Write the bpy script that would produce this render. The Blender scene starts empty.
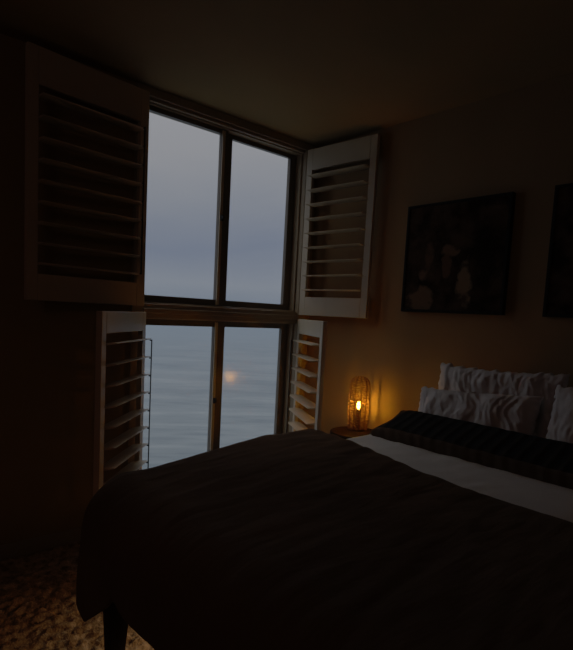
import bpy, bmesh, math, random
from mathutils import Vector, Matrix, noise
random.seed(7)
SC = bpy.context.scene
COL = SC.collection
PI = math.pi
GAMMA = 1.4
def T(r, g, b, a=1.0):
    """display colour (0-255) -> scene-linear radiance under the view gamma"""
    out = []
    for c in (r, g, b):
        v = (c/255)**GAMMA
        out.append(v/12.92 if v < .04045 else ((v+.055)/1.055)**2.4)
    return (*out, a)

# ------------------------------------------------------------------ materials
def new_mat(name):
    m = bpy.data.materials.new(name); m.use_nodes = True
    nt = m.node_tree; b = nt.nodes['Principled BSDF']
    return m, nt, b

def N(nt, typ, **kw):
    n = nt.nodes.new(typ)
    for k, v in kw.items():
        if hasattr(n, k): setattr(n, k, v)
    return n

def math_node(nt, op, a, b=None, c=None, clamp=False):
    n = nt.nodes.new('ShaderNodeMath'); n.operation = op; n.use_clamp = clamp
    for i, v in enumerate((a, b, c)):
        if v is None: continue
        if isinstance(v, (int, float)): n.inputs[i].default_value = v
        else: nt.links.new(v, n.inputs[i])
    return n.outputs[0]

def surf(name, c1, c2=None, scale=8.0, stretch=(1, 1, 1), rough=.7, bump=0.0, bscale=60.0,
         bstretch=(1, 1, 1), bdist=.003, metal=0.0, spec=.3, detail=5.0):
    """two-tone noise colour plus noise bump, in object space"""
    m, nt, b = new_mat(name)
    L = nt.links
    tc = N(nt, 'ShaderNodeTexCoord')
    mp = N(nt, 'ShaderNodeMapping'); mp.inputs['Scale'].default_value = stretch
    L.new(tc.outputs['Object'], mp.inputs[0])
    nz = N(nt, 'ShaderNodeTexNoise'); nz.inputs['Scale'].default_value = scale
    nz.inputs['Detail'].default_value = detail
    L.new(mp.outputs[0], nz.inputs['Vector'])
    rp = N(nt, 'ShaderNodeValToRGB')
    rp.color_ramp.elements[0].position = .35; rp.color_ramp.elements[1].position = .65
    rp.color_ramp.elements[0].color = (*c1, 1); rp.color_ramp.elements[1].color = (*(c2 or c1), 1)
    L.new(nz.outputs['Fac'], rp.inputs[0]); L.new(rp.outputs[0], b.inputs['Base Color'])
    b.inputs['Roughness'].default_value = rough; b.inputs['Metallic'].default_value = metal
    b.inputs['Specular IOR Level'].default_value = spec
    if bump:
        m2 = N(nt, 'ShaderNodeMapping'); m2.inputs['Scale'].default_value = bstretch
        L.new(tc.outputs['Object'], m2.inputs[0])
        n2 = N(nt, 'ShaderNodeTexNoise'); n2.inputs['Scale'].default_value = bscale; n2.inputs['Detail'].default_value = 4
        L.new(m2.outputs[0], n2.inputs['Vector'])
        bp = N(nt, 'ShaderNodeBump'); bp.inputs['Strength'].default_value = bump; bp.inputs['Distance'].default_value = bdist
        L.new(n2.outputs['Fac'], bp.inputs['Height']); L.new(bp.outputs[0], b.inputs['Normal'])
    return m

M = {}
M['wall'] = surf('wall_paint', (.27, .165, .070), (.30, .185, .080), 3, rough=.85, bump=.15, bscale=140, bdist=.001)
M['ceiling'] = surf('ceiling_paint', (.24, .155, .065), (.26, .17, .072), 3, rough=.9, bump=.2, bscale=90, bdist=.001)
M['trim'] = surf('trim_paint', (.27, .20, .12), (.30, .22, .135), 4, rough=.45, bump=.05, bscale=50)
M['shutter'] = surf('shutter_paint', (.50, .405, .285), (.54, .44, .31), 4, rough=.4, bump=.05, bscale=50)
M['sash'] = surf('bronze_sash', (.10, .08, .06), (.12, .095, .07), 6, rough=.4)
M['blackmetal'] = surf('black_metal', (.012, .011, .01), (.016, .015, .014), 20, rough=.45, metal=.6)
M['duvet'] = surf('duvet_cloth', (.105, .059, .033), (.138, .080, .045), 2.5, rough=.95, bump=.5, bscale=9,
                  bstretch=(1.0, 4.5, 1.0), bdist=.012, spec=.05)
M['sheet'] = surf('white_cotton', (.72, .655, .60), (.78, .715, .66), 3, rough=.9, bump=.35, bscale=11, bstretch=(1, 2.5, 1), bdist=.006, spec=.1)
M['pillow'] = surf('pillow_cotton', (.60, .56, .54), (.66, .62, .60), 4, rough=.9, bump=.4, bscale=16, bdist=.006, spec=.1)
M['mattress'] = surf('mattress_cloth', (.5, .48, .45), (.55, .52, .49), 12, rough=.9, bump=.2)
M['wood'] = surf('dark_wood', (.022, .013, .009), (.035, .021, .013), 6, stretch=(1, 1, .15), spec=.1, rough=.9, bump=.1, bscale=40)
M['artframe'] = surf('black_frame', (.008, .007, .006), (.012, .010, .009), 10, rough=.8, spec=.08)
M['rattan'] = surf('rattan', (.13, .052, .016), (.20, .085, .028), 60, rough=.6, bump=.3, bscale=300, bdist=.0005)
M['sconce'] = surf('socket_brown', (.05, .03, .02), (.06, .035, .02), 30, rough=.5)
M['plaster'] = surf('outside_plaster', (.3, .29, .27), (.34, .33, .3), 10, rough=.9, bump=.4)

# carpet
M['carpet'] = surf('shag_carpet', (.17, .095, .045), (.56, .37, .20), 30, rough=1.0, bump=.9, bscale=120, bdist=.01, spec=0)

# lumbar cushion: black with woven ribs across its length
def lumbar_mat():
    m, nt, b = new_mat('striped_black_cloth'); L = nt.links
    tc = N(nt, 'ShaderNodeTexCoord')
    sp = N(nt, 'ShaderNodeSeparateXYZ'); L.new(tc.outputs['Object'], sp.inputs[0])
    w = math_node(nt, 'SINE', math_node(nt, 'MULTIPLY', sp.outputs['X'], 2*PI/.055))
    w2 = math_node(nt, 'MULTIPLY_ADD', w, .5, .5)
    nz = N(nt, 'ShaderNodeTexNoise'); nz.inputs['Scale'].default_value = 14
    L.new(tc.outputs['Object'], nz.inputs['Vector'])
    fac = math_node(nt, 'MULTIPLY', math_node(nt, 'POWER', w2, 4), nz.outputs['Fac'])
    # lower front seam is a plain brown band
    mx = N(nt, 'ShaderNodeMix', data_type='RGBA')
    mx.inputs[6].default_value = (.010, .009, .009, 1); mx.inputs[7].default_value = (.045, .036, .030, 1)
    L.new(fac, mx.inputs[0])
    mx2 = N(nt, 'ShaderNodeMix', data_type='RGBA')
    L.new(mx.outputs[2], mx2.inputs[6]); mx2.inputs[7].default_value = (.085, .055, .035, 1)
    band = math_node(nt, 'LESS_THAN', sp.outputs['Z'], -.108)
    L.new(band, mx2.inputs[0])
    L.new(mx2.outputs[2], b.inputs['Base Color'])
    b.inputs['Roughness'].default_value = .95; b.inputs['Specular IOR Level'].default_value = .05
    bp = N(nt, 'ShaderNodeBump'); bp.inputs['Strength'].default_value = .6; bp.inputs['Distance'].default_value = .004
    L.new(w, bp.inputs['Height']); L.new(bp.outputs[0], b.inputs['Normal'])
    return m
M['lumbar'] = lumbar_mat()

# window glass: clear sheet with a fresnel reflection
def glass_mat():
    m = bpy.data.materials.new('window_glass'); m.use_nodes = True
    nt = m.node_tree; nt.nodes.clear(); L = nt.links
    out = N(nt, 'ShaderNodeOutputMaterial'); mix = N(nt, 'ShaderNodeMixShader')
    tr = N(nt, 'ShaderNodeBsdfTransparent'); tr.inputs[0].default_value = (.97, .98, .98, 1)
    gl = N(nt, 'ShaderNodeBsdfGlossy'); gl.inputs['Roughness'].default_value = .17
    fr = N(nt, 'ShaderNodeLayerWeight'); fr.inputs[0].default_value = .5
    L.new(math_node(nt, 'MULTIPLY_ADD', math_node(nt, 'POWER', fr.outputs['Facing'], 5.0), .5, .035), mix.inputs[0]); L.new(tr.outputs[0], mix.inputs[1]); L.new(gl.outputs[0], mix.inputs[2])
    L.new(mix.outputs[0], out.inputs[0])
    return m
M['glass'] = glass_mat()

def emis_mat(name, col, s):
    m, nt, b = new_mat(name)
    b.inputs['Base Color'].default_value = (*col, 1)
    b.inputs['Emission Color'].default_value = (*col, 1); b.inputs['Emission Strength'].default_value = s
    return m
BULB_S = 165.0
M['bulb'] = emis_mat('warm_bulb', (1.0, .40, .020), BULB_S)

# sea: dull blue grey water fading into haze with distance (measured along the ground)
def sea_mat():
    m, nt, b = new_mat('sea_water'); L = nt.links
    g = N(nt, 'ShaderNodeNewGeometry')
    ln = N(nt, 'ShaderNodeVectorMath', operation='LENGTH'); L.new(g.outputs['Position'], ln.inputs[0])
    mp = N(nt, 'ShaderNodeMapping'); mp.inputs['Scale'].default_value = (.35, 1.6, 1)
    mp2 = N(nt, 'ShaderNodeMapping'); mp2.inputs['Scale'].default_value = (.05, .16, 1)
    rot = N(nt, 'ShaderNodeVectorRotate', rotation_type='Z_AXIS'); rot.inputs['Angle'].default_value = math.radians(33)
    L.new(g.outputs['Position'], rot.inputs['Vector'])
    L.new(rot.outputs[0], mp.inputs[0]); L.new(rot.outputs[0], mp2.inputs[0])
    n1 = N(nt, 'ShaderNodeTexNoise'); n1.inputs['Scale'].default_value = .30; n1.inputs['Detail'].default_value = 6
    n2 = N(nt, 'ShaderNodeTexNoise'); n2.inputs['Scale'].default_value = .45; n2.inputs['Detail'].default_value = 4
    L.new(mp.outputs[0], n1.inputs['Vector']); L.new(mp2.outputs[0], n2.inputs['Vector'])
    s = math_node(nt, 'ADD', math_node(nt, 'MULTIPLY', n1.outputs['Fac'], .45), math_node(nt, 'MULTIPLY', n2.outputs['Fac'], .55))
    rp = N(nt, 'ShaderNodeValToRGB'); rp.color_ramp.elements[0].position = .38; rp.color_ramp.elements[1].position = .64
    rp.color_ramp.elements[0].color = (.07, .090, .105, 1); rp.color_ramp.elements[1].color = (.19, .215, .225, 1)
    L.new(s, rp.inputs[0])
    L.new(rp.outputs[0], b.inputs['Base Color'])
    b.inputs['Roughness'].default_value = .6; b.inputs['Specular IOR Level'].default_value = .15
    bp = N(nt, 'ShaderNodeBump'); bp.inputs['Strength'].default_value = .25; bp.inputs['Distance'].default_value = .6
    L.new(s, bp.inputs['Height']); L.new(bp.outputs[0], b.inputs['Normal'])
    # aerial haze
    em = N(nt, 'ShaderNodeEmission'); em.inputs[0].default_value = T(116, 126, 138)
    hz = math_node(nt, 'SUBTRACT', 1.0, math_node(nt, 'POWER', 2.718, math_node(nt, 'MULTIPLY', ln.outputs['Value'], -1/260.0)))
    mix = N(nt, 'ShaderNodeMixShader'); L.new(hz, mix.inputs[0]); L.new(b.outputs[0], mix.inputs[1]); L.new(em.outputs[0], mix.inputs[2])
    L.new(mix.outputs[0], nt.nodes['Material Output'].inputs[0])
    return m
M['sea'] = sea_mat()

# pictures: dark abstract with a few pale blotches.  p: list of (cx,cz,rx,rz,(r,g,b))
def art_mat(name, blobs, seed):
    m, nt, b = new_mat(name); L = nt.links
    tc = N(nt, 'ShaderNodeTexCoord'); sp = N(nt, 'ShaderNodeSeparateXYZ'); L.new(tc.outputs['Object'], sp.inputs[0])
    nz = N(nt, 'ShaderNodeTexNoise', noise_dimensions='4D'); nz.inputs['W'].default_value = seed
    nz.inputs['Scale'].default_value = 11; nz.inputs['Detail'].default_value = 6
    L.new(tc.outputs['Object'], nz.inputs['Vector'])
    rp = N(nt, 'ShaderNodeValToRGB')
    e = rp.color_ramp.elements; e[0].position = .42; e[0].color = (.010, .006, .004, 1); e[1].position = .70; e[1].color = (.070, .036, .022, 1)
    L.new(nz.outputs['Fac'], rp.inputs[0]); cur = rp.outputs[0]
    wob = math_node(nt, 'MULTIPLY', math_node(nt, 'SUBTRACT', nz.outputs['Fac'], .5), 1.5)
    for cx, cz, rx, rz, c in blobs:
        dx = math_node(nt, 'DIVIDE', math_node(nt, 'SUBTRACT', sp.outputs['Y'], cx), rx)
        dz = math_node(nt, 'DIVIDE', math_node(nt, 'SUBTRACT', sp.outputs['Z'], cz), rz)
        r = math_node(nt, 'ADD', math_node(nt, 'MULTIPLY', dx, dx), math_node(nt, 'MULTIPLY', dz, dz))
        r = math_node(nt, 'ADD', r, math_node(nt, 'MULTIPLY', wob, 4.5))
        f = math_node(nt, 'MULTIPLY', math_node(nt, 'SUBTRACT', 1.15, r), 1.6, clamp=True)
        mx = N(nt, 'ShaderNodeMix', data_type='RGBA'); L.new(f, mx.inputs[0]); L.new(cur, mx.inputs[6]); mx.inputs[7].default_value = (*c, 1)
        cur = mx.outputs[2]
    L.new(cur, b.inputs['Base Color']); b.inputs['Roughness'].default_value = .95; b.inputs['Specular IOR Level'].default_value = .03
    return m

# ------------------------------------------------------------------ mesh helpers
def box(bm, x0, x1, y0, y1, z0, z1, mat=None):
    vs = [bm.verts.new((x, y, z)) for x in (x0, x1) for y in (y0, y1) for z in (z0, z1)]
    if mat is not None:
        for v in vs: v.co = mat @ v.co
    for f in ((0, 1, 3, 2), (4, 6, 7, 5), (0, 4, 5, 1), (2, 3, 7, 6), (0, 2, 6, 4), (1, 5, 7, 3)):
        bm.faces.new([vs[i] for i in f])

def tube(bm, pts, r, seg=6, closed=False, r_end=None):
    rings = []; n = len(pts)
    for i, p in enumerate(pts):
        p = Vector(p)
        if closed: t = Vector(pts[(i+1) % n]) - Vector(pts[i-1])
        else: t = Vector(pts[min(i+1, n-1)]) - Vector(pts[max(i-1, 0)])
        t.normalize()
        a = Vector((0, 0, 1)) if abs(t.z) < .9 else Vector((1, 0, 0))
        u = t.cross(a).normalized(); w = t.cross(u)
        rr = r if r_end is None else r + (r_end-r)*i/(n-1)
        rings.append([bm.verts.new(p + (u*math.cos(k*2*PI/seg) + w*math.sin(k*2*PI/seg))*rr) for k in range(seg)])
    for i in range(n if closed else n-1):
        a, b = rings[i], rings[(i+1) % n]
        for k in range(seg): bm.faces.new((a[k], a[(k+1) % seg], b[(k+1) % seg], b[k]))
    if not closed:
        bm.faces.new(rings[0][::-1]); bm.faces.new(rings[-1])

def lathe(bm, prof, seg=32, c=(0, 0)):
    rings = []
    for r, z in prof:
        if r < 1e-5: rings.append([bm.verts.new((c[0], c[1], z))])
        else: rings.append([bm.verts.new((c[0]+r*math.cos(k*2*PI/seg), c[1]+r*math.sin(k*2*PI/seg), z)) for k in range(seg)])
    for a, b in zip(rings, rings[1:]):
        for k in range(seg):
            k2 = (k+1) % seg
            if len(a) == 1 and len(b) == 1: continue
            if len(a) == 1: bm.faces.new((a[0], b[k2], b[k]))
            elif len(b) == 1: bm.faces.new((a[k], a[k2], b[0]))
            else: bm.faces.new((a[k], a[k2], b[k2], b[k]))

def obj(name, bm, mat, parent=None, smooth=False, bevel=0.0):
    bmesh.ops.recalc_face_normals(bm, faces=bm.faces[:])
    me = bpy.data.meshes.new(name); bm.to_mesh(me); bm.free()
    o = bpy.data.objects.new(name, me); COL.objects.link(o)
    me.materials.append(mat)
    if smooth: me.polygons.foreach_set('use_smooth', [True]*len(me.polygons))
    if parent: o.parent = parent
    if bevel:
        b = o.modifiers.new('bevel', 'BEVEL'); b.width = bevel; b.segments = 2; b.limit_method = 'ANGLE'
    return o

def boxes(name, lst, mat, parent=None, bevel=0.0):
    bm = bmesh.new()
    for b in lst: box(bm, *b)
    return obj(name, bm, mat, parent, bevel=bevel)

def tag(o, label=None, cat=None, group=None, kind=None):
    if label: o['label'] = label
    if cat: o['category'] = cat
    if group: o['group'] = group
    if kind: o['kind'] = kind
    return o

def thing(name, loc, label=None, cat=None, group=None, rz=0, kind=None):
    o = bpy.data.objects.new(name, None); COL.objects.link(o)
    o.location = loc; o.rotation_euler = (0, 0, rz); o.empty_display_size = .1
    return tag(o, label, cat, group, kind)

# ------------------------------------------------------------------ room shell
WX, WY, CZ = 2.57, 2.69, 2.45            # picture wall, window wall, ceiling
LX, RY = -1.9, -2.3                      # far left wall, rear wall
WX0, WX1 = 1.262, 2.462                  # window opening
ZB, ZT = .19, 2.415
TH = .16
boxes('wall_window', [(LX, WX0, WY, WY+TH, -.15, CZ), (WX1, WX+.12, WY, WY+TH, -.15, CZ),
                      (WX0, WX1, WY, WY+TH, -.15, ZB), (WX0, WX1, WY, WY+TH, ZT, CZ)], M['wall'])['kind'] = 'structure'
boxes('wall_right', [(WX, WX+.12, RY, WY, -.15, CZ)], M['wall'])['kind'] = 'structure'
boxes('wall_left', [(LX-.12, LX, RY, WY+TH, -.15, CZ)], M['wall'])['kind'] = 'structure'
boxes('wall_back', [(LX-.12, WX+.12, RY-.12, RY, -.15, CZ)], M['wall'])['kind'] = 'structure'
boxes('ceiling', [(LX-.12, WX+.12, RY-.12, WY+TH, CZ, CZ+.12)], M['ceiling'])['kind'] = 'structure'

# carpeted floor: finely tufted where it can be seen, coarse elsewhere
bm = bmesh.new()
def axis(a, b, f0, f1, fine, coarse):
    out = [a]
    while out[-1] < b - 1e-6:
        x = out[-1]; out.append(min(b, x + (fine if f0 <= x <= f1 else coarse)))
    return out
xs = axis(LX, WX, 0.1, 1.0, .008, .05); ys = axis(RY, WY, .8, 2.69, .008, .05)
gridv = []
for x in xs:
    row = []
    for y in ys:
        h = noise.noise(Vector((x*34, y*34, 0)))*.014 + noise.noise(Vector((x*95, y*95, 5)))*.006 + noise.noise(Vector((x*9, y*9, 3)))*.006
        row.append(bm.verts.new((x, y, -.012 + h)))
    gridv.append(row)
for i in range(len(xs)-1):
    for j in range(len(ys)-1):
        bm.faces.new((gridv[i][j], gridv[i+1][j], gridv[i+1][j+1], gridv[i][j+1]))
tag(obj('floor', bm, M['carpet'], smooth=True), kind='structure')

tag(boxes('baseboard_window', [(LX, WX0-.06, WY-.014, WY, -.01, .065), (WX0-.06, WX, WY-.014, WY, -.01, .065)], M['trim'], bevel=.003), kind='structure')
tag(boxes('baseboard_right', [(WX-.014, WX, RY, WY-.014, -.01, .065)], M['trim'], bevel=.003), kind='structure')
tag(boxes('baseboard_left', [(LX, LX+.014, RY, WY-.014, -.01, .065)], M['trim'], bevel=.003), kind='structure')

# ------------------------------------------------------------------ windows
MX = (1.79, 1.875)                       # meeting stiles
YG = 2.75
# casing around and between the two windows (stepped)
def casing(nm, z0, z1):
    return [(WX0, WX1, WY-.012, WY+.03, z0, z1)]
tag(boxes('trim_1', [(WX0-.055, WX0+.012, WY-.016, WY+.02, ZB-.04, CZ-.001),          # left jamb casing
                     (WX1-.012, WX1+.055, WY-.016, WY+.02, ZB-.04, CZ-.001),          # right jamb casing
                     (WX0+.012, WX1-.012, WY-.016, WY+.02, ZT-.012, CZ-.001),         # head
                     (WX0+.012, WX1-.012, WY+.0, WY+.035, ZT-.03, ZT-.012),           # head step
                     (WX0+.012, WX1-.012, WY-.022, WY+.035, 1.235, 1.262),            # transom, nose
                     (WX0+.012, WX1-.012, WY-.002, WY+.045, 1.205, 1.235),
                     (WX0+.012, WX1-.012, WY-.002, WY+.045, 1.262, 1.288),
                     (WX0-.06, WX1+.06, WY-.045, WY+.04, ZB-.02, ZB+.012)],           # stool
                    M['trim'], bevel=.003), kind='structure')
def window(name, z0, z1, pz0, pz1, n):
    w = thing(name, ((WX0+WX1)/2, YG, z0), kind='structure')
    ox, oz = w.location.x, w.location.z
    def r(l): return [(a-ox, b-ox, c-YG, d-YG, e-oz, f-oz) for a, b, c, d, e, f in l]
    boxes('window_frame', r([(WX0, WX0+.022, 2.715, 2.84, z0, z1), (WX1-.022, WX1, 2.715, 2.84, z0, z1),
                             (WX0+.022, WX1-.022, 2.715, 2.84, z1-.022, z1), (WX0+.022, WX1-.022, 2.715, 2.84, z0, z0+.022)]), M['trim'], w, bevel=.002)
    # near (left) sash, far (right) sash
    for k, (a, b, y0, y1, xa, xb) in enumerate(((WX0+.022, MX[0]+.045, 2.735, 2.765, 1.308, MX[0]),
                                                (MX[1]-.04, WX1-.022, 2.768, 2.798, 1.893, 2.384))):
        s = boxes('sash', r([(a, xa, y0, y1, z0+.022, z1-.022), (xb, b, y0, y1, z0+.022, z1-.022),
                             (xa, xb, y0, y1, pz1, z1-.022), (xa, xb, y0, y1, z0+.022, pz0)]), M['sash'], w, bevel=.002)
        boxes('pane', r([(xa-.003, xb+.003, (y0+y1)/2-.002, (y0+y1)/2+.002, pz0-.003, pz1+.003)]), M['glass'], s)
        if k == 0:
            zl = pz0 + (pz1-pz0)*(.50 if n == 1 else .47)
            boxes('latch', r([(MX[0]+.006, MX[0]+.026, 2.714, 2.727, zl-.018, zl+.018), (MX[0]+.010, MX[0]+.020, 2.702, 2.716, zl-.008, zl+.012)]),
                  M['blackmetal'], s, bevel=.003)
            # added strip, paler colour stands for light caught by the stile's side face
            boxes('lit_edge_strip', r([(MX[0]+.002, MX[0]+.022, 2.727, 2.736, z0+.03, z1-.03)]), M['shutter'], s)
    return w
window('window_1', 1.275, 2.40, 1.337, 2.352, 1)
window('window_2', ZB, 1.222, .27, 1.163, 2)

# ------------------------------------------------------------------ shutters
def shutter(hinge, ang, z0, z1, i0, i1, W, side, label, nb=9, rod=True, tilt=0.0):
    """hinge: corner at the jamb; local +X runs to the free edge; 'side' is the face (+1/-1 along local Y) carrying the tilt rod"""
    t = thing('window_shutter', (hinge[0], hinge[1], z0), label, 'shutter', 'louvred shutters of the sea window', rz=math.radians(ang))
    st, h = .05, z1-z0; a, b = i0-z0, i1-z0; T = .014
    boxes('frame', [(0, st, -T, T, 0, h), (W-st, W, -T, T, 0, h), (st, W-st, -T, T, 0, a), (st, W-st, -T, T, b, h)], M['shutter'], t, bevel=.003)
    bm = bmesh.new(); pitch = (b-a)/nb; hw, th = .050, .0050; oy = side*.016
    for k in range(nb):
        zc = a + pitch*(k+.5)
        prof = [(hw*math.cos(q), th*math.sin(q)) for q in [j*2*PI/14 for j in range(14)]]
        ca, sa = math.cos(tilt), math.sin(tilt)
        r0, r1 = [], []
        for (py, pz) in prof:
            yy, zz = oy + py*ca - pz*sa, py*sa + pz*ca
            r0.append(bm.verts.new((st+.002, yy, zc+zz))); r1.append(bm.verts.new((W-st-.002, yy, zc+zz)))
        for j in range(14): bm.faces.new((r0[j], r0[(j+1) % 14], r1[(j+1) % 14], r1[j]))
        bm.faces.new(r0[::-1]); bm.faces.new(r1)
    obj('louvres', bm, M['shutter'], t, smooth=False)
    if rod:
        y = side*(hw+.019); bm = bmesh.new()
        z_lo, z_hi = a+pitch*.5, a+pitch*(nb-.5)
        box(bm, st+.008, st+.013, y-.003, y+.003, z_lo-.004, z_hi+.004)
        for k in range(nb):
            zc = a+pitch*(k+.5)
            box(bm, st+.006, st+.015, min(y, side*(hw+.008)), max(y, side*(hw+.008)), zc-.0035, zc+.0035)
        obj('tilt_rod', bm, M['blackmetal'], t)
    for zc in (h*.12, h*.88):
        bm = bmesh.new(); tube(bm, [(.0, -side*T, zc-.03), (.0, -side*T, zc+.03)], .005, 8)
        obj('hinge', bm, M['trim'], t, smooth=True)
    return t
shutter((1.258, 2.642), 187, 1.272, 2.40, 1.395, 2.235, .62, 1, 'upper left louvred shutter folded back flat on dark wall, highest and leftmost')
shutter((2.455, 2.660), -84.5, 1.268, 2.398, 1.395, 2.258, .57, -1, 'upper right pale louvred shutter standing open beside the framed picture', rod=False)
shutter((1.262, 2.636), 225, .165, 1.239, .265, 1.138, .57, 1, 'lower left louvred shutter, half open with thin black tilt rod against the sea', tilt=.16)
shutter((2.452, 2.655), -118, .165, 1.239, .265, 1.138, .60, -1, 'lower right louvred shutter, narrow in view, nearest the glowing lamp')

# ------------------------------------------------------------------ bed
BX0, BX1, BY0, BY1 = .60, 2.54, .10, 1.62
MZ = .68
bed = thing('bed', ((BX0+BX1)/2, (BY0+BY1)/2, 0), 'large bed on dark tapered wooden legs under the brown duvet', 'bed')
bx, by = bed.location.x, bed.location.y
boxes('bed_frame', [(BX0+.03-bx, BX1-bx, BY0+.02-by, BY1-.02-by, .435, .495)], M['wood'], bed, bevel=.006)
def mound(name, x0, x1, y0, y1, z0, z1, r, mat, parent, off, smooth=True):
    bm = bmesh.new(); box(bm, x0-off[0], x1-off[0], y0-off[1], y1-off[1], z0, z1)
    bmesh.ops.bevel(bm, geom=bm.edges[:], offset=r, segments=5, affect='EDGES', profile=.5)
    return obj(name, bm, mat, parent, smooth=smooth)
mound('mattress', BX0+.01, BX1, BY0, BY1-.005, .496, MZ, .045, M['mattress'], bed, (bx, by))
for (lx, ly) in ((.68, 1.56), (.685, .20), (2.45, 1.50), (2.45, .20)):
    bm = bmesh.new(); a, b = .044, .021
    v0 = [bm.verts.new((lx-bx+sx*a, ly-by+sy*a, .436)) for sx, sy in ((-1, -1), (1, -1), (1, 1), (-1, 1))]
    v1 = [bm.verts.new((lx-bx+sx*b, ly-by+sy*b+.016, -.008)) for sx, sy in ((-1, -1), (1, -1), (1, 1), (-1, 1))]
    for k in range(4): bm.faces.new((v0[k], v0[(k+1) % 4], v1[(k+1) % 4], v1[k]))
    bm.faces.new(v0); bm.faces.new(v1[::-1])
    obj('leg', bm, M['wood'], bed, bevel=.004)

def fold(s, R):
    """arc length s past an edge -> (outward, drop) over a quarter circle then straight down"""
    if s <= 0: return 0.0, 0.0
    if s < R*PI/2:
        q = s/R; return R*math.sin(q), R*(1-math.cos(q))
    return R, R + (s - R*PI/2)

def sstep(a, b, x):
    t = max(0, min(1, (x-a)/(b-a))); return t*t*(3-2*t)

# white fitted sheet
bm = bmesh.new(); R = .05
sx0, sx1, sy0, sy1 = 1.3, 2.545-R, BY0-.012+R, BY1+.008-R
nu, nv = 90, 130; rows = []
for i in range(nu+1):
    u = -0.0 + (sx1 - sx0 + .16)*i/nu
    ox, dx = fold(u-(sx1-sx0), R); x = sx0 + min(u, sx1-sx0) + ox
    row = []
    for j in range(nv+1):
        v = -.20 + (sy1-sy0+.40)*j/nv
        o1, d1 = fold(-v, R); o2, d2 = fold(v-(sy1-sy0), R)
        y = sy0 + max(0, min(v, sy1-sy0)) - o1 + o2
        w = noise.noise(Vector((x*5, y*12, 1)))*.004 + noise.noise(Vector((x*10, y*26, 9)))*.0025
        d = max(dx, d1, d2)
        row.append(bm.verts.new((x, y, MZ + .010 - d + w)))
    rows.append(row)
for i in range(nu):
    for j in range(nv): bm.faces.new((rows[i][j], rows[i+1][j], rows[i+1][j+1], rows[i][j+1]))
o = obj('bed_sheet', bm, M['sheet'], smooth=True)
tag(o, 'smooth white fitted sheet showing between the dark duvet and long cushion', 'sheet')

# duvet
bm = bmesh.new()
R = .16
dx_head, dx_foot = 1.665, .568 + R
dy_lo, dy_hi = .055 + R, 1.700 - R
nu, nv = 190, 250; rows = []
foot_len, side_len = .360, .36
for i in range(nu+1):
    u = -foot_len + (dx_head - dx_foot + foot_len)*i/nu
    row = []
    for j in range(nv+1):
        v = -.36 + (dy_hi - dy_lo + .36 + side_len)*j/nv
        du = max(0, -u); dv = v-(dy_hi-dy_lo) if v > dy_hi-dy_lo else min(0, v)
        t = max(du/foot_len, abs(dv)/side_len)
        phi = math.atan2(abs(dv), du) if du > 0 else PI/2
        if v < 0: bpos = 1.0
        elif dv <= 0: bpos = (dy_hi-dy_lo) - v          # metres from the corner along the foot hem
        else: bpos = -phi*.16
        Lb = foot_len + .155*max(0, 1-abs(bpos-.03)/.17)
        if dv <= 0 and v > 0: Lb += -.022*max(0, 1-abs(bpos-.27)/.13) + .07*sstep(.32, .62, bpos)
        sd = t*Lb
        out, drop = fold(sd, R)
        hd = math.hypot(du, dv); nx, ny = (-du/hd, dv/hd) if hd > 1e-9 else (0, 0)
        hang = sstep(.08, .34, drop)
        q_ = noise.noise(Vector((nx*1.5 + max(u, 0)*6, ny*1.5 + max(0, min(v, dy_hi-dy_lo))*6, 2)))
        out += hang*(.012*math.sin(v*19*abs(nx) + u*17*abs(ny) + 1.1) + .016*q_)
        x = dx_foot + max(u, 0) + nx*out
        y = dy_lo + max(0, min(v, dy_hi-dy_lo)) + ny*out
        drop += hang*.012*noise.noise(Vector((u*5, v*5, 7)))
        # thick fill: piled up towards the head end on the window side
        top = .706 + .062*sstep(.6, 1.40, x)*sstep(.6, 1.5, y)
        top += .008*noise.noise(Vector((x*2.3, y*3.1, 0)))
        flat = 1-min(1, drop*8)
        top += flat*(.0065*noise.noise(Vector((x*4+y*2, y*17-x*4, 3))) + .0035*noise.noise(Vector((x*9, y*30, 8))))
        e = dx_head - x
        if u > 0: x += sstep(.35, 0, e)*(.018*math.sin(y*4.2+.4) + .012*noise.noise(Vector((y*5, 1, 1))))
        q = max(0, 1 - max(0, e)/.13)
        z = top - drop - (top-.672)*q*q
        row.append(bm.verts.new((x, y, max(z, .10))))
    rows.append(row)
for i in range(nu):
    for j in range(nv): bm.faces.new((rows[i][j], rows[i+1][j], rows[i+1][j+1], rows[i][j+1]))
o = obj('duvet', bm, M['duvet'], smooth=True)
s = o.modifiers.new('thick', 'SOLIDIFY'); s.thickness = .014; s.offset = 0
tag(o, 'dark brown duvet spread over the bed and hanging over its foot', 'duvet')

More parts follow.
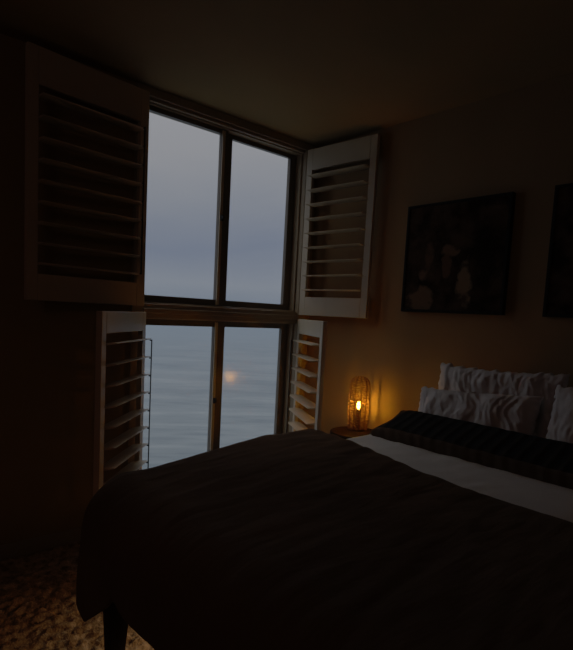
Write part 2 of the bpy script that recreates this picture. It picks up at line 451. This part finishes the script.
# pillows -------------------------------------------------------------
def pillow(name, c, w, h, t, lean, mat, label, cat, group=None, seed=0, wr=1.0, nexp=2.6, flange=.012, yaw=0, box_like=False, roll=0.0):
    """local X = width (runs along the bed width), local Z = height, local Y = thickness"""
    nu, nv = 90, 60; bm = bmesh.new(); sh = []
    for side in (1, -1):
        rows = []
        for i in range(nu+1):
            u = -1 + 2*i/nu; row = []
            for j in range(nv+1):
                v = -1 + 2*j/nv
                if side == -1 and (i in (0, nu) or j in (0, nv)): row.append(sh[i][j]); continue
                # corners reach out, sides bow in
                px = u*w/2*(1 - .05*(1-v*v)*abs(u)**3); pz = v*h/2*(1 - .09*(1-u*u)*abs(v)**3)
                e = max(0, (1-abs(u)**nexp))*max(0, (1-abs(v)**nexp))
                th = t/2*e**(.42 if not box_like else .30)
                s_ = Vector((u*w, v*h, side*.7+seed*3.1))
                fold_ = (.007*noise.noise(Vector((s_.x*24 + noise.noise(Vector((s_.x*3, s_.y*5, seed)))*2.6, s_.y*6, s_.z)))
                         + .006*noise.noise(Vector((s_.x*38+s_.y*14, s_.y*12, s_.z+4))) + .012*noise.noise(Vector((s_.x*7, s_.y*4, s_.z+2))))*wr
                th += fold_*min(1, e*3)
                edge = (1-min(1, e*6))*flange*noise.noise(Vector((u*9, v*9, seed)))*wr
                row.append(bm.verts.new((px + edge, side*th + edge*.5, pz + edge)))
            rows.append(row)
        if side == 1: sh = rows
        for i in range(nu):
            for j in range(nv): bm.faces.new((rows[i][j], rows[i+1][j], rows[i+1][j+1], rows[i][j+1]))
    o = obj(name, bm, mat, smooth=True)
    # width along world Y, thickness facing -X
    base = Matrix(((0, -1, 0), (-1, 0, 0), (0, 0, 1))).to_4x4()   # X->-Y, Y->-X
    rot = Matrix.Rotation(yaw, 4, 'Z') @ Matrix.Rotation(lean, 4, 'Y') @ base @ Matrix.Rotation(roll, 4, 'Y')
    o.matrix_world = Matrix.Translation(c) @ rot
    tag(o, label, cat, group)
    return o
G = 'white bed pillows against the picture wall'
pillow('pillow', (2.452, 1.19, .852), .66, .42, .15, math.radians(10), M['pillow'], 'tall crumpled white pillow against the wall, behind a softer white pillow', 'pillow', G, 1, 1.6, roll=math.radians(-2))
pillow('pillow', (2.285, 1.215, .800), .62, .31, .13, math.radians(22), M['pillow'], 'white pillow between the crumpled back pillow and long dark cushion', 'pillow', G, 2, 1.2, roll=math.radians(-4.5))
pillow('pillow', (2.452, .50, .865), .66, .42, .15, math.radians(10), M['pillow'], 'white pillow at right with one raised corner showing behind another', 'pillow', G, 3, 1.7)
pillow('pillow', (2.310, .58, .845), .60, .38, .17, math.radians(20), M['pillow'], 'white pillow cut off by the right edge of the photo, in front', 'pillow', G, 4, 1.0)
pillow('lumbar_cushion', (2.10, .925, .738), 1.32, .26, .11, math.radians(72), M['lumbar'], 'long dark ribbed lumbar cushion lying across the white sheet', 'cushion', None, 5, .3, nexp=7, box_like=True)

# ------------------------------------------------------------------ bedside table and lamp
TZ = .565
nt_ = thing('bedside_table', (2.395, 2.022, 0), 'small round dark bedside table between bed and picture wall, under the lamp', 'table')
bm = bmesh.new(); lathe(bm, [(0, TZ-.03), (.152, TZ-.03), (.162, TZ-.022), (.162, TZ-.006), (.156, TZ), (0, TZ)], 48)
obj('tabletop', bm, M['wood'], nt_, smooth=False)
bm = bmesh.new(); lathe(bm, [(0, .30), (.13, .30), (.135, .305), (.135, .315), (.13, .32), (0, .32)], 40)
obj('shelf', bm, M['wood'], nt_)
for k in range(3):
    a = k*2*PI/3+.4; bm = bmesh.new()
    tube(bm, [(.125*math.cos(a), .125*math.sin(a), TZ-.031), (.145*math.cos(a), .145*math.sin(a), -.008)], .016, 10, r_end=.010)
    obj('leg', bm, M['wood'], nt_, smooth=True)

lamp = thing('table_lamp', (2.455, 2.066, TZ-.002+.002), 'woven rattan cylinder lamp glowing orange on the round bedside table', 'lamp')
LH, LR = .338, .066
def lr(z):     # shade radius at height
    t = z/LH
    r = LR*(1 - .10*(2*t-1)**2)
    if t > .86: r *= math.sqrt(max(0, 1-((t-.86)/.155)**2))*1.0
    if t < .05: r *= .93 + t*1.4
    return r
shade = None
bm = bmesh.new(); nr = 54
for k in range(nr):      # horizontal weavers, a touch irregular
    z = .008 + (LH-.012)*(k/(nr-1)); ph = random.random()*6
    if k in (21, 29): continue
    rr = lr(z)
    pts = [((rr+.0016*(-1)**(j+k))*math.cos(j*2*PI/44), (rr+.0016*(-1)**(j+k))*math.sin(j*2*PI/44), z+.0022*math.sin(j*2*PI/44*3+ph)+.0012*random.uniform(-1, 1)) for j in range(44)]
    tube(bm, pts, .0018, 5, closed=True)
shade = obj('shade', bm, M['rattan'], lamp, smooth=True)
bm = bmesh.new()
for k in range(11):      # paired upright ribs
    for d in (-.045, .045):
        a = k*2*PI/11 + d
        pts = [((lr(z)+.0005)*math.cos(a), (lr(z)+.0005)*math.sin(a), z) for z in [.002 + (LH-.004)*j/24 for j in range(25)]]
        tube(bm, pts, .0021, 5)
obj('rib', bm, M['rattan'], shade, smooth=True)
bm = bmesh.new(); lathe(bm, [(0, 0), (.058, 0), (.060, .006), (.056, .012), (.016, .014), (.015, .03), (.015, .130), (.0, .130)], 28)
obj('socket', bm, M['sconce'], lamp, smooth=False)
bm = bmesh.new(); lathe(bm, [(0, .130), (.007, .132), (.009, .142), (.0115, .152), (.0115, .160), (.009, .169), (.005, .175), (.0, .177)], 20)
obj('bulb', bm, M['bulb'], lamp, smooth=True)

# ------------------------------------------------------------------ pictures
def picture(yc, zc, w, h, mat, label):
    p = thing('framed_picture', (WX, yc, zc), label, 'picture', 'square dark pictures over the bed')
    f, d = .016, .036
    boxes('frame', [(-d, 0, -w/2, -w/2+f, -h/2, h/2), (-d, 0, w/2-f, w/2, -h/2, h/2), (-d, 0, -w/2+f, w/2-f, -h/2, -h/2+f), (-d, 0, -w/2+f, w/2-f, h/2-f, h/2)], M['artframe'], p, bevel=.002)
    boxes('canvas', [(-d+.006, -.002, -w/2+f, w/2-f, -h/2+f, h/2-f)], mat, p)
pale = (.20, .135, .075); dim = (.11, .055, .03)
picture(1.545, 1.63, .625, .615, art_mat('art_one', [(-.085, -.17, .045, .13, pale), (.01, .04, .055, .035, (.16, .09, .05)), (.15, .0, .035, .10, dim),
        (.19, -.24, .09, .07, (.15, .09, .05)), (.03, -.05, .03, .07, dim), (-.23, .235, .06, .025, dim), (.17, -.08, .04, .04, (.14, .08, .05))], 1.3),
        'square dark framed picture with pale shapes, nearest the upper right shutter')
picture(.722, 1.63, .625, .615, art_mat('art_two', [(.12, -.15, .05, .1, dim), (-.1, .05, .07, .06, dim)], 5.1),
        'square dark framed picture cut off by the right edge of the photo')

# ------------------------------------------------------------------ outside
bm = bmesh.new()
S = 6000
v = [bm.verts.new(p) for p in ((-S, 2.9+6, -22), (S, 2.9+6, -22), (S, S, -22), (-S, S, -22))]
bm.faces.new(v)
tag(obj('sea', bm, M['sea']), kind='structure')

# ------------------------------------------------------------------ sky
w = bpy.data.worlds.new('overcast'); SC.world = w; w.use_nodes = True
nt = w.node_tree; L = nt.links; bg = nt.nodes['Background']
tc = N(nt, 'ShaderNodeTexCoord'); sp = N(nt, 'ShaderNodeSeparateXYZ'); L.new(tc.outputs['Generated'], sp.inputs[0])
mp = N(nt, 'ShaderNodeMapping'); mp.inputs['Scale'].default_value = (1, 1, 2.6); L.new(tc.outputs['Generated'], mp.inputs[0])
nz = N(nt, 'ShaderNodeTexNoise'); nz.inputs['Scale'].default_value = 2.2; nz.inputs['Detail'].default_value = 3; nz.inputs['Roughness'].default_value = .45
L.new(mp.outputs[0], nz.inputs['Vector'])
h = math_node(nt, 'ADD', sp.outputs['Z'], math_node(nt, 'MULTIPLY', math_node(nt, 'SUBTRACT', nz.outputs['Fac'], .5), .16))
rp = N(nt, 'ShaderNodeValToRGB'); cr = rp.color_ramp
cr.elements[0].position = 0; cr.elements[0].color = T(118, 127, 140)
cr.elements[1].position = 1; cr.elements[1].color = T(250, 250, 250)
for p, c in ((.05, T(130,136,146)), (.12, T(117,125,141)), (.19, T(133,137,146)), (.25, T(145,146,151)), (.38, T(152,152,156)), (.52, T(160,160,163)), (.75, T(225,225,226))):
    e = cr.elements.new(p); e.color = c
L.new(h, rp.inputs[0]); L.new(rp.outputs[0], bg.inputs[0]); bg.inputs[1].default_value = 1.0

# weak warm fill light, added behind the camera to lift the dark room
def area(name, loc, target, size, power, col):
    l = bpy.data.lights.new(name, 'AREA'); l.size = size; l.energy = power; l.color = col
    o = bpy.data.objects.new(name, l); COL.objects.link(o); o.location = loc
    o.rotation_euler = (Vector(target)-Vector(loc)).to_track_quat('-Z', 'Y').to_euler()
    return o
area('warm_fill_light', (-1.6, .4, 2.3), (.2, 1.5, 0), 1.0, .6, (1, .52, .40))

def spot(name, loc, target, ang, power, col, r=.05):
    l = bpy.data.lights.new(name, 'SPOT'); l.spot_size = math.radians(ang); l.spot_blend = 1.0
    l.energy = power; l.color = col; l.shadow_soft_size = r
    o = bpy.data.objects.new(name, l); COL.objects.link(o); o.location = loc
    o.rotation_euler = (Vector(target)-Vector(loc)).to_track_quat('-Z', 'Y').to_euler()
    return o

def spot(name, loc, target, ang, power, col, r=.05):
    l = bpy.data.lights.new(name, 'SPOT'); l.spot_size = math.radians(ang); l.spot_blend = 1.0
    l.energy = power; l.color = col; l.shadow_soft_size = r
    o = bpy.data.objects.new(name, l); COL.objects.link(o); o.location = loc
    o.rotation_euler = (Vector(target)-Vector(loc)).to_track_quat('-Z', 'Y').to_euler()
    return o
spot('under_bed_fill_spot', (1.30, 1.15, .41), (.93, 1.58, 0), 46, 4.6, (1, .60, .32), .03)  # added spot hidden under the bed, brightens the carpet round the leg

# ------------------------------------------------------------------ camera
cam = bpy.data.cameras.new('camera'); co = bpy.data.objects.new('camera', cam); COL.objects.link(co)
Rr = ((0.7515, -0.0208, 0.6595), (-0.6576, -0.1043, 0.7461), (0.0533, -0.9943, -0.0921))
rgt = Vector([r[0] for r in Rr]).normalized(); fw = Vector([r[2] for r in Rr]).normalized()
up = rgt.cross(fw); up.normalize(); fw = up.cross(rgt)
m = Matrix((( rgt.x, up.x, -fw.x, 0), (rgt.y, up.y, -fw.y, 0), (rgt.z, up.z, -fw.z, 1.27), (0, 0, 0, 1)))
co.matrix_world = m
cam.sensor_fit = 'HORIZONTAL'; cam.sensor_width = 36; cam.lens = 507.68/573*36
cam.shift_y = 36/573; cam.clip_start = .02; cam.clip_end = 20000
SC.camera = co
SC.view_settings.view_transform = 'Standard'; SC.view_settings.look = 'None'
SC.view_settings.exposure = 0; SC.view_settings.gamma = GAMMA
